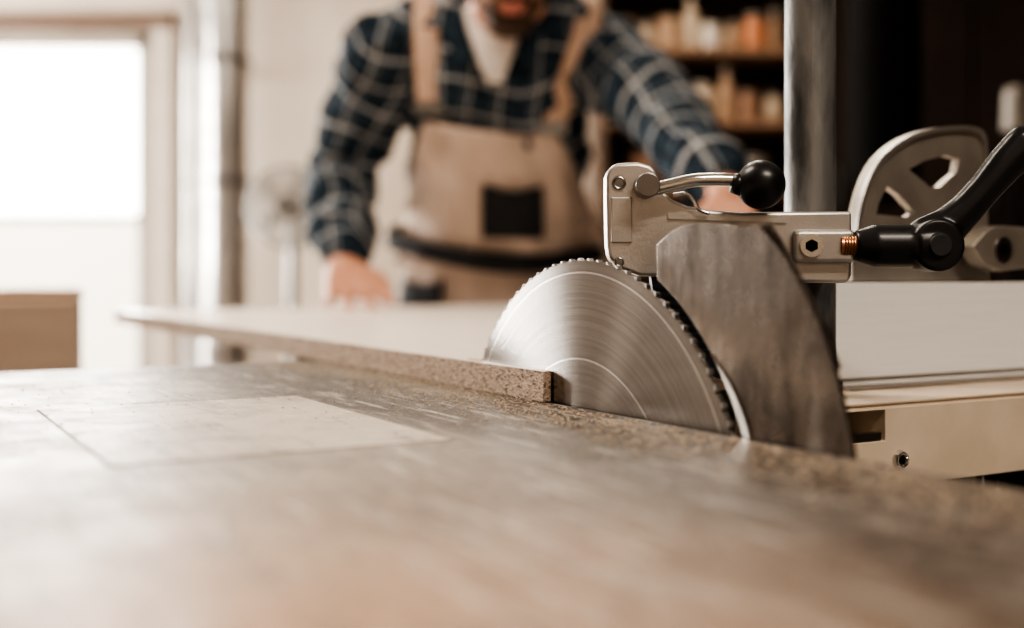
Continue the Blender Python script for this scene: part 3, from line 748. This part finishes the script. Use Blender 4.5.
# tan cabinet
CW = Matrix.Translation((-.61, 1.64, 0)) @ Matrix.Rotation(math.radians(23), 4, 'Z') @ Matrix.Translation((.61, -1.64, 0))
cb = thing('storage_cabinet', 'low tan plywood storage cabinet standing behind the saw table', 'cabinet', CW @ Matrix.Translation((-1.0, 1.85, 0)))
b = NB(); box(b, -1.35, -.612, 1.66, 2.0, .05, .903); put('cabinet_body', b, M_ply, CW, cb, bevel=.003)
b = NB(); box(b, -1.352, -.610, 1.658, 2.002, .904, .918); put('cabinet_top', b, M_ply, CW, cb, bevel=.003)
for x in (-1.345, -.980):
    b = NB(); box(b, x, x + .362, 1.640, 1.659, .06, .900); d_ = put('door', b, M_ply, CW, cb, bevel=.002)
    xk = x + .32 if x < -1.2 else x + .04
    b = NB(); cyl(b, (xk, 1.615, .70), (xk, 1.640, .70), .012); put('knob', b, M_bolt, CW, d_, smooth='auto')
b = NB(); box(b, -1.33, -.63, 1.68, 1.98, 0.001, .05); put('plinth', b, M_ply, CW, cb)
# shelving
su = thing('shelving_unit', 'brown wooden shelving unit filled with jars and tins', 'shelves', Matrix.Translation((.75, 4.6, 0)))
for x in (.33, 1.13):
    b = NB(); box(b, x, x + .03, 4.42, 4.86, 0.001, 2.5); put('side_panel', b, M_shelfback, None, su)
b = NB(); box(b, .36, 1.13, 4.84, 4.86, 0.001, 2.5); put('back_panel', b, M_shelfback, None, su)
for z in [.12, .55, .95, 1.25, 1.512, 1.79, 2.10, 2.47]:
    b = NB(); box(b, .361, 1.129, 4.42, 4.839, z, z + .025); put('shelf', b, M_shelf, None, su, bevel=.002)
tc_ = thing('tall_cabinet', 'very dark brown tall wooden cabinet against the wall', 'cabinet', Matrix.Translation((2.0, 4.6, 0)))
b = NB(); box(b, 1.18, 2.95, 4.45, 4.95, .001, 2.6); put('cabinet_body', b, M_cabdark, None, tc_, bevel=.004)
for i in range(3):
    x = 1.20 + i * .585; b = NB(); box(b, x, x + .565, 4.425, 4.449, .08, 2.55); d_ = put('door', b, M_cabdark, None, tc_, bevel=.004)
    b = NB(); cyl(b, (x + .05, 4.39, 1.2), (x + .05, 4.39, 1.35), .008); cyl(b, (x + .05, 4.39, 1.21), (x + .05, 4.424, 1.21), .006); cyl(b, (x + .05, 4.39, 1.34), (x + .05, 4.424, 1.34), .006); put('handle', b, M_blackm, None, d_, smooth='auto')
cols = {'amber': (.50, .19, .08), 'cream': (.56, .44, .32), 'white': (.64, .57, .49), 'brown': (.26, .14, .08), 'tan': (.42, .27, .17), 'grey': (.24, .21, .18)}
CM = {k: mat(k + '_glaze', v, None, .5) for k, v in cols.items()}
def item(kind, colr, x, y, z, s=1.0):
    g = 'jars, bottles and tins on the wooden shelves'
    if kind == 'jar':
        e = thing('jar', f'{colr} storage jar with a lid on a wooden shelf', 'jar', Matrix.Translation((x, y, z)), group=g)
        b = NB(); lathe(b, [(.032 * s, 0), (.038 * s, .008), (.038 * s, .085 * s), (.028 * s, .10 * s)], (x, y, z)); put('jar_body', b, CM[colr], None, e, smooth='auto')
        b = NB(); lathe(b, [(.031 * s, 0), (.031 * s, .018)], (x, y, z + .1005 * s)); put('lid', b, CM['grey'], None, e, smooth='auto')
    elif kind == 'bottle':
        e = thing('bottle', f'{colr} bottle with a narrow neck on a wooden shelf', 'bottle', Matrix.Translation((x, y, z)), group=g)
        b = NB(); lathe(b, [(.026 * s, 0), (.030 * s, .006), (.030 * s, .10 * s), (.024 * s, .12 * s), (.010 * s, .14 * s), (.010 * s, .158 * s)], (x, y, z)); put('bottle_body', b, CM[colr], None, e, smooth='auto')
        b = NB(); lathe(b, [(.012 * s, 0), (.012 * s, .018)], (x, y, z + .1585 * s)); put('cap', b, CM['white'], None, e, smooth='auto')
    else:
        e = thing('tin', f'{colr} paint tin with a rimmed lid on a wooden shelf', 'tin', Matrix.Translation((x, y, z)), group=g)
        b = NB(); lathe(b, [(.045 * s, 0), (.045 * s, .10 * s), (.047 * s, .102 * s), (.047 * s, .108 * s)], (x, y, z)); put('tin_body', b, CM[colr], None, e, smooth='auto')
        b = NB(); lathe(b, [(.041 * s, 0), (.041 * s, .006)], (x, y, z + .1085 * s)); put('lid', b, CM['grey'], None, e, smooth='auto')
def sx_(p, Y=4.52): return (p - 512) / 1150 * Y
for k, c, p, s in (('tin', 'tan', 622, 1.05), ('jar', 'cream', 645, .9), ('tin', 'tan', 668, 1.1), ('bottle', 'cream', 690, 1.2), ('tin', 'white', 710, .9), ('jar', 'tan', 732, .9), ('jar', 'amber', 753, 1.2), ('bottle', 'tan', 773, .9)):
    item(k, c, sx_(p), 4.50, 1.8155, s)
for k, c, p, s in (('bottle', 'tan', 618, 1.0), ('jar', 'brown', 639, .9), ('bottle', 'cream', 660, 1.2), ('bottle', 'white', 679, 1.1), ('jar', 'cream', 702, 1.3), ('bottle', 'tan', 725, 1.2), ('tin', 'brown', 748, 1.0), ('jar', 'cream', 772, .9)):
    item(k, c, sx_(p), 4.50, 1.5375, s)
for k, c, p, s in (('tin', 'brown', 645, 1.2), ('tin', 'grey', 682, 1.3), ('jar', 'brown', 716, 1.2), ('tin', 'grey', 755, 1.1)):
    item(k, c, sx_(p), 4.52, 1.2755, s)
for k, c, p, s in (('jar', 'tan', 634, .8), ('tin', 'brown', 657, .8), ('jar', 'brown', 681, .9), ('jar', 'cream', 722, .8), ('tin', 'tan', 744, .75)):
    item(k, c, sx_(p, 4.70), 4.70, 1.8155, s)
    item(k, c, sx_(p, 4.70), 4.70, 1.5375, s)
# dark dust bag hanging from the ceiling
hx = (884 - 512) / 1150 * 3.0
eh = thing('dust_bag', 'black round-bottomed dust collector bag hanging from the ceiling', 'dust bag', Matrix.Translation((hx, 3, H)))
b = NB(); zb0 = 1.12
prof = [(.01, zb0)] + [(.090 * math.sin(a), zb0 + .09 * (1 - math.cos(a))) for a in [math.radians(x) for x in (20, 40, 60, 75, 90)]] + [(.094, 1.5), (.088, 1.8), (.070, 2.1), (.055, 2.6), (.05, 2.9)]
lathe(b, prof, (hx, 3.0, 0), 32); put('bag', b, M_dark, None, eh, smooth=True)
b = NB(); cyl(b, (hx, 3, 2.9005), (hx, 3, H - .001), .045); put('bag_collar', b, M_blackm, None, eh, smooth='auto')
gx = (1015 - 512) / 1150 * 2.6; gz = CZ + (275 - 113) / 1150 * 2.6
gs = thing('floor_lamp', 'slim black work lamp with a dull grey shade', 'lamp', Matrix.Translation((gx, 2.6, 0)))
b = NB(); cyl(b, (gx, 2.6, .02), (gx, 2.6, gz - .04), .01); put('lamp_pole', b, M_dark, None, gs, smooth='auto')
b = NB(); cyl(b, (gx, 2.6, .001), (gx, 2.6, .02), .12); put('lamp_base', b, M_blackm, None, gs, smooth='auto')
b = NB(); lathe(b, [(.028, -.04), (.024, .05), (.012, .06)], (gx, 2.6, gz)); put('lamp_shade', b, CM['grey'], None, gs, smooth='auto')

# ------------------------------------------------------------------ lights
def area(name, loc, target, sx, sy, power, col):
    L = bpy.data.lights.new(name, 'AREA'); L.shape = 'RECTANGLE'; L.size = sx; L.size_y = sy; L.energy = power; L.color = col
    o = bpy.data.objects.new(name, L); COL.objects.link(o); o.location = loc
    o.rotation_euler = (V(target) - V(loc)).to_track_quat('-Z', 'Y').to_euler(); return o
area('window_daylight', (-2.15, 5.35, 1.1), (-1.6, 2, .9), 1.1, 1.9, 160, (1, .96, .90))
area('added_side_daylight', (X0 - .3, (WA + WB) / 2, 1.6), (0, 1.2, 1.1), 1.2, 1.4, 250, (1, .95, .88))  # fill through the added side window, out of view
for i, (x, y, pw, rz) in enumerate(((-1.25, 1.27, 42, -25.5), (.15, 3.2, 36, 0), (1.0, -1.0, 62, 0))):  # unseen lamps added for the blade streak, shelves and fence
    W_ = Matrix.Translation((x, y, H)) @ Matrix.Rotation(math.radians(rz), 4, 'Z')
    e = thing('fill_lamp', 'long white fill lamp added on the unseen ceiling', 'lamp', W_)
    b = NB(); box(b, -.6, .6, -.08, .08, -.06, -.001); put('fill_lamp_housing', b, M_white, W_, e)
    b = NB(); box(b, -.58, .58, -.065, .065, -.075, -.061); put('fill_diffuser', b, M_lamp, W_, e)
    ao = area('fill_lamp_light', (x, y, H - .09), (x, y, 0), 1.15, .13, pw, (1, .88, .75)); ao.rotation_euler = (0, 0, math.radians(rz))
wd = bpy.data.worlds.new('sky'); S.world = wd; wd.use_nodes = True
bg = wd.node_tree.nodes['Background']; bg.inputs[0].default_value = (1, .97, .92, 1); bg.inputs[1].default_value = 8.0

# ------------------------------------------------------------------ camera
cd = bpy.data.cameras.new('camera'); cam = bpy.data.objects.new('camera', cd); COL.objects.link(cam)
cam.location = (0, 0, CZ); cam.rotation_euler = (math.pi / 2, 0, 0)
cd.sensor_width = 36; cd.lens = 36 * 1150 / 1024; cd.shift_y = -39 / 1024; cd.clip_start = .01
cd.dof.use_dof = True; cd.dof.focus_distance = .68; cd.dof.aperture_fstop = 3.0
S.camera = cam
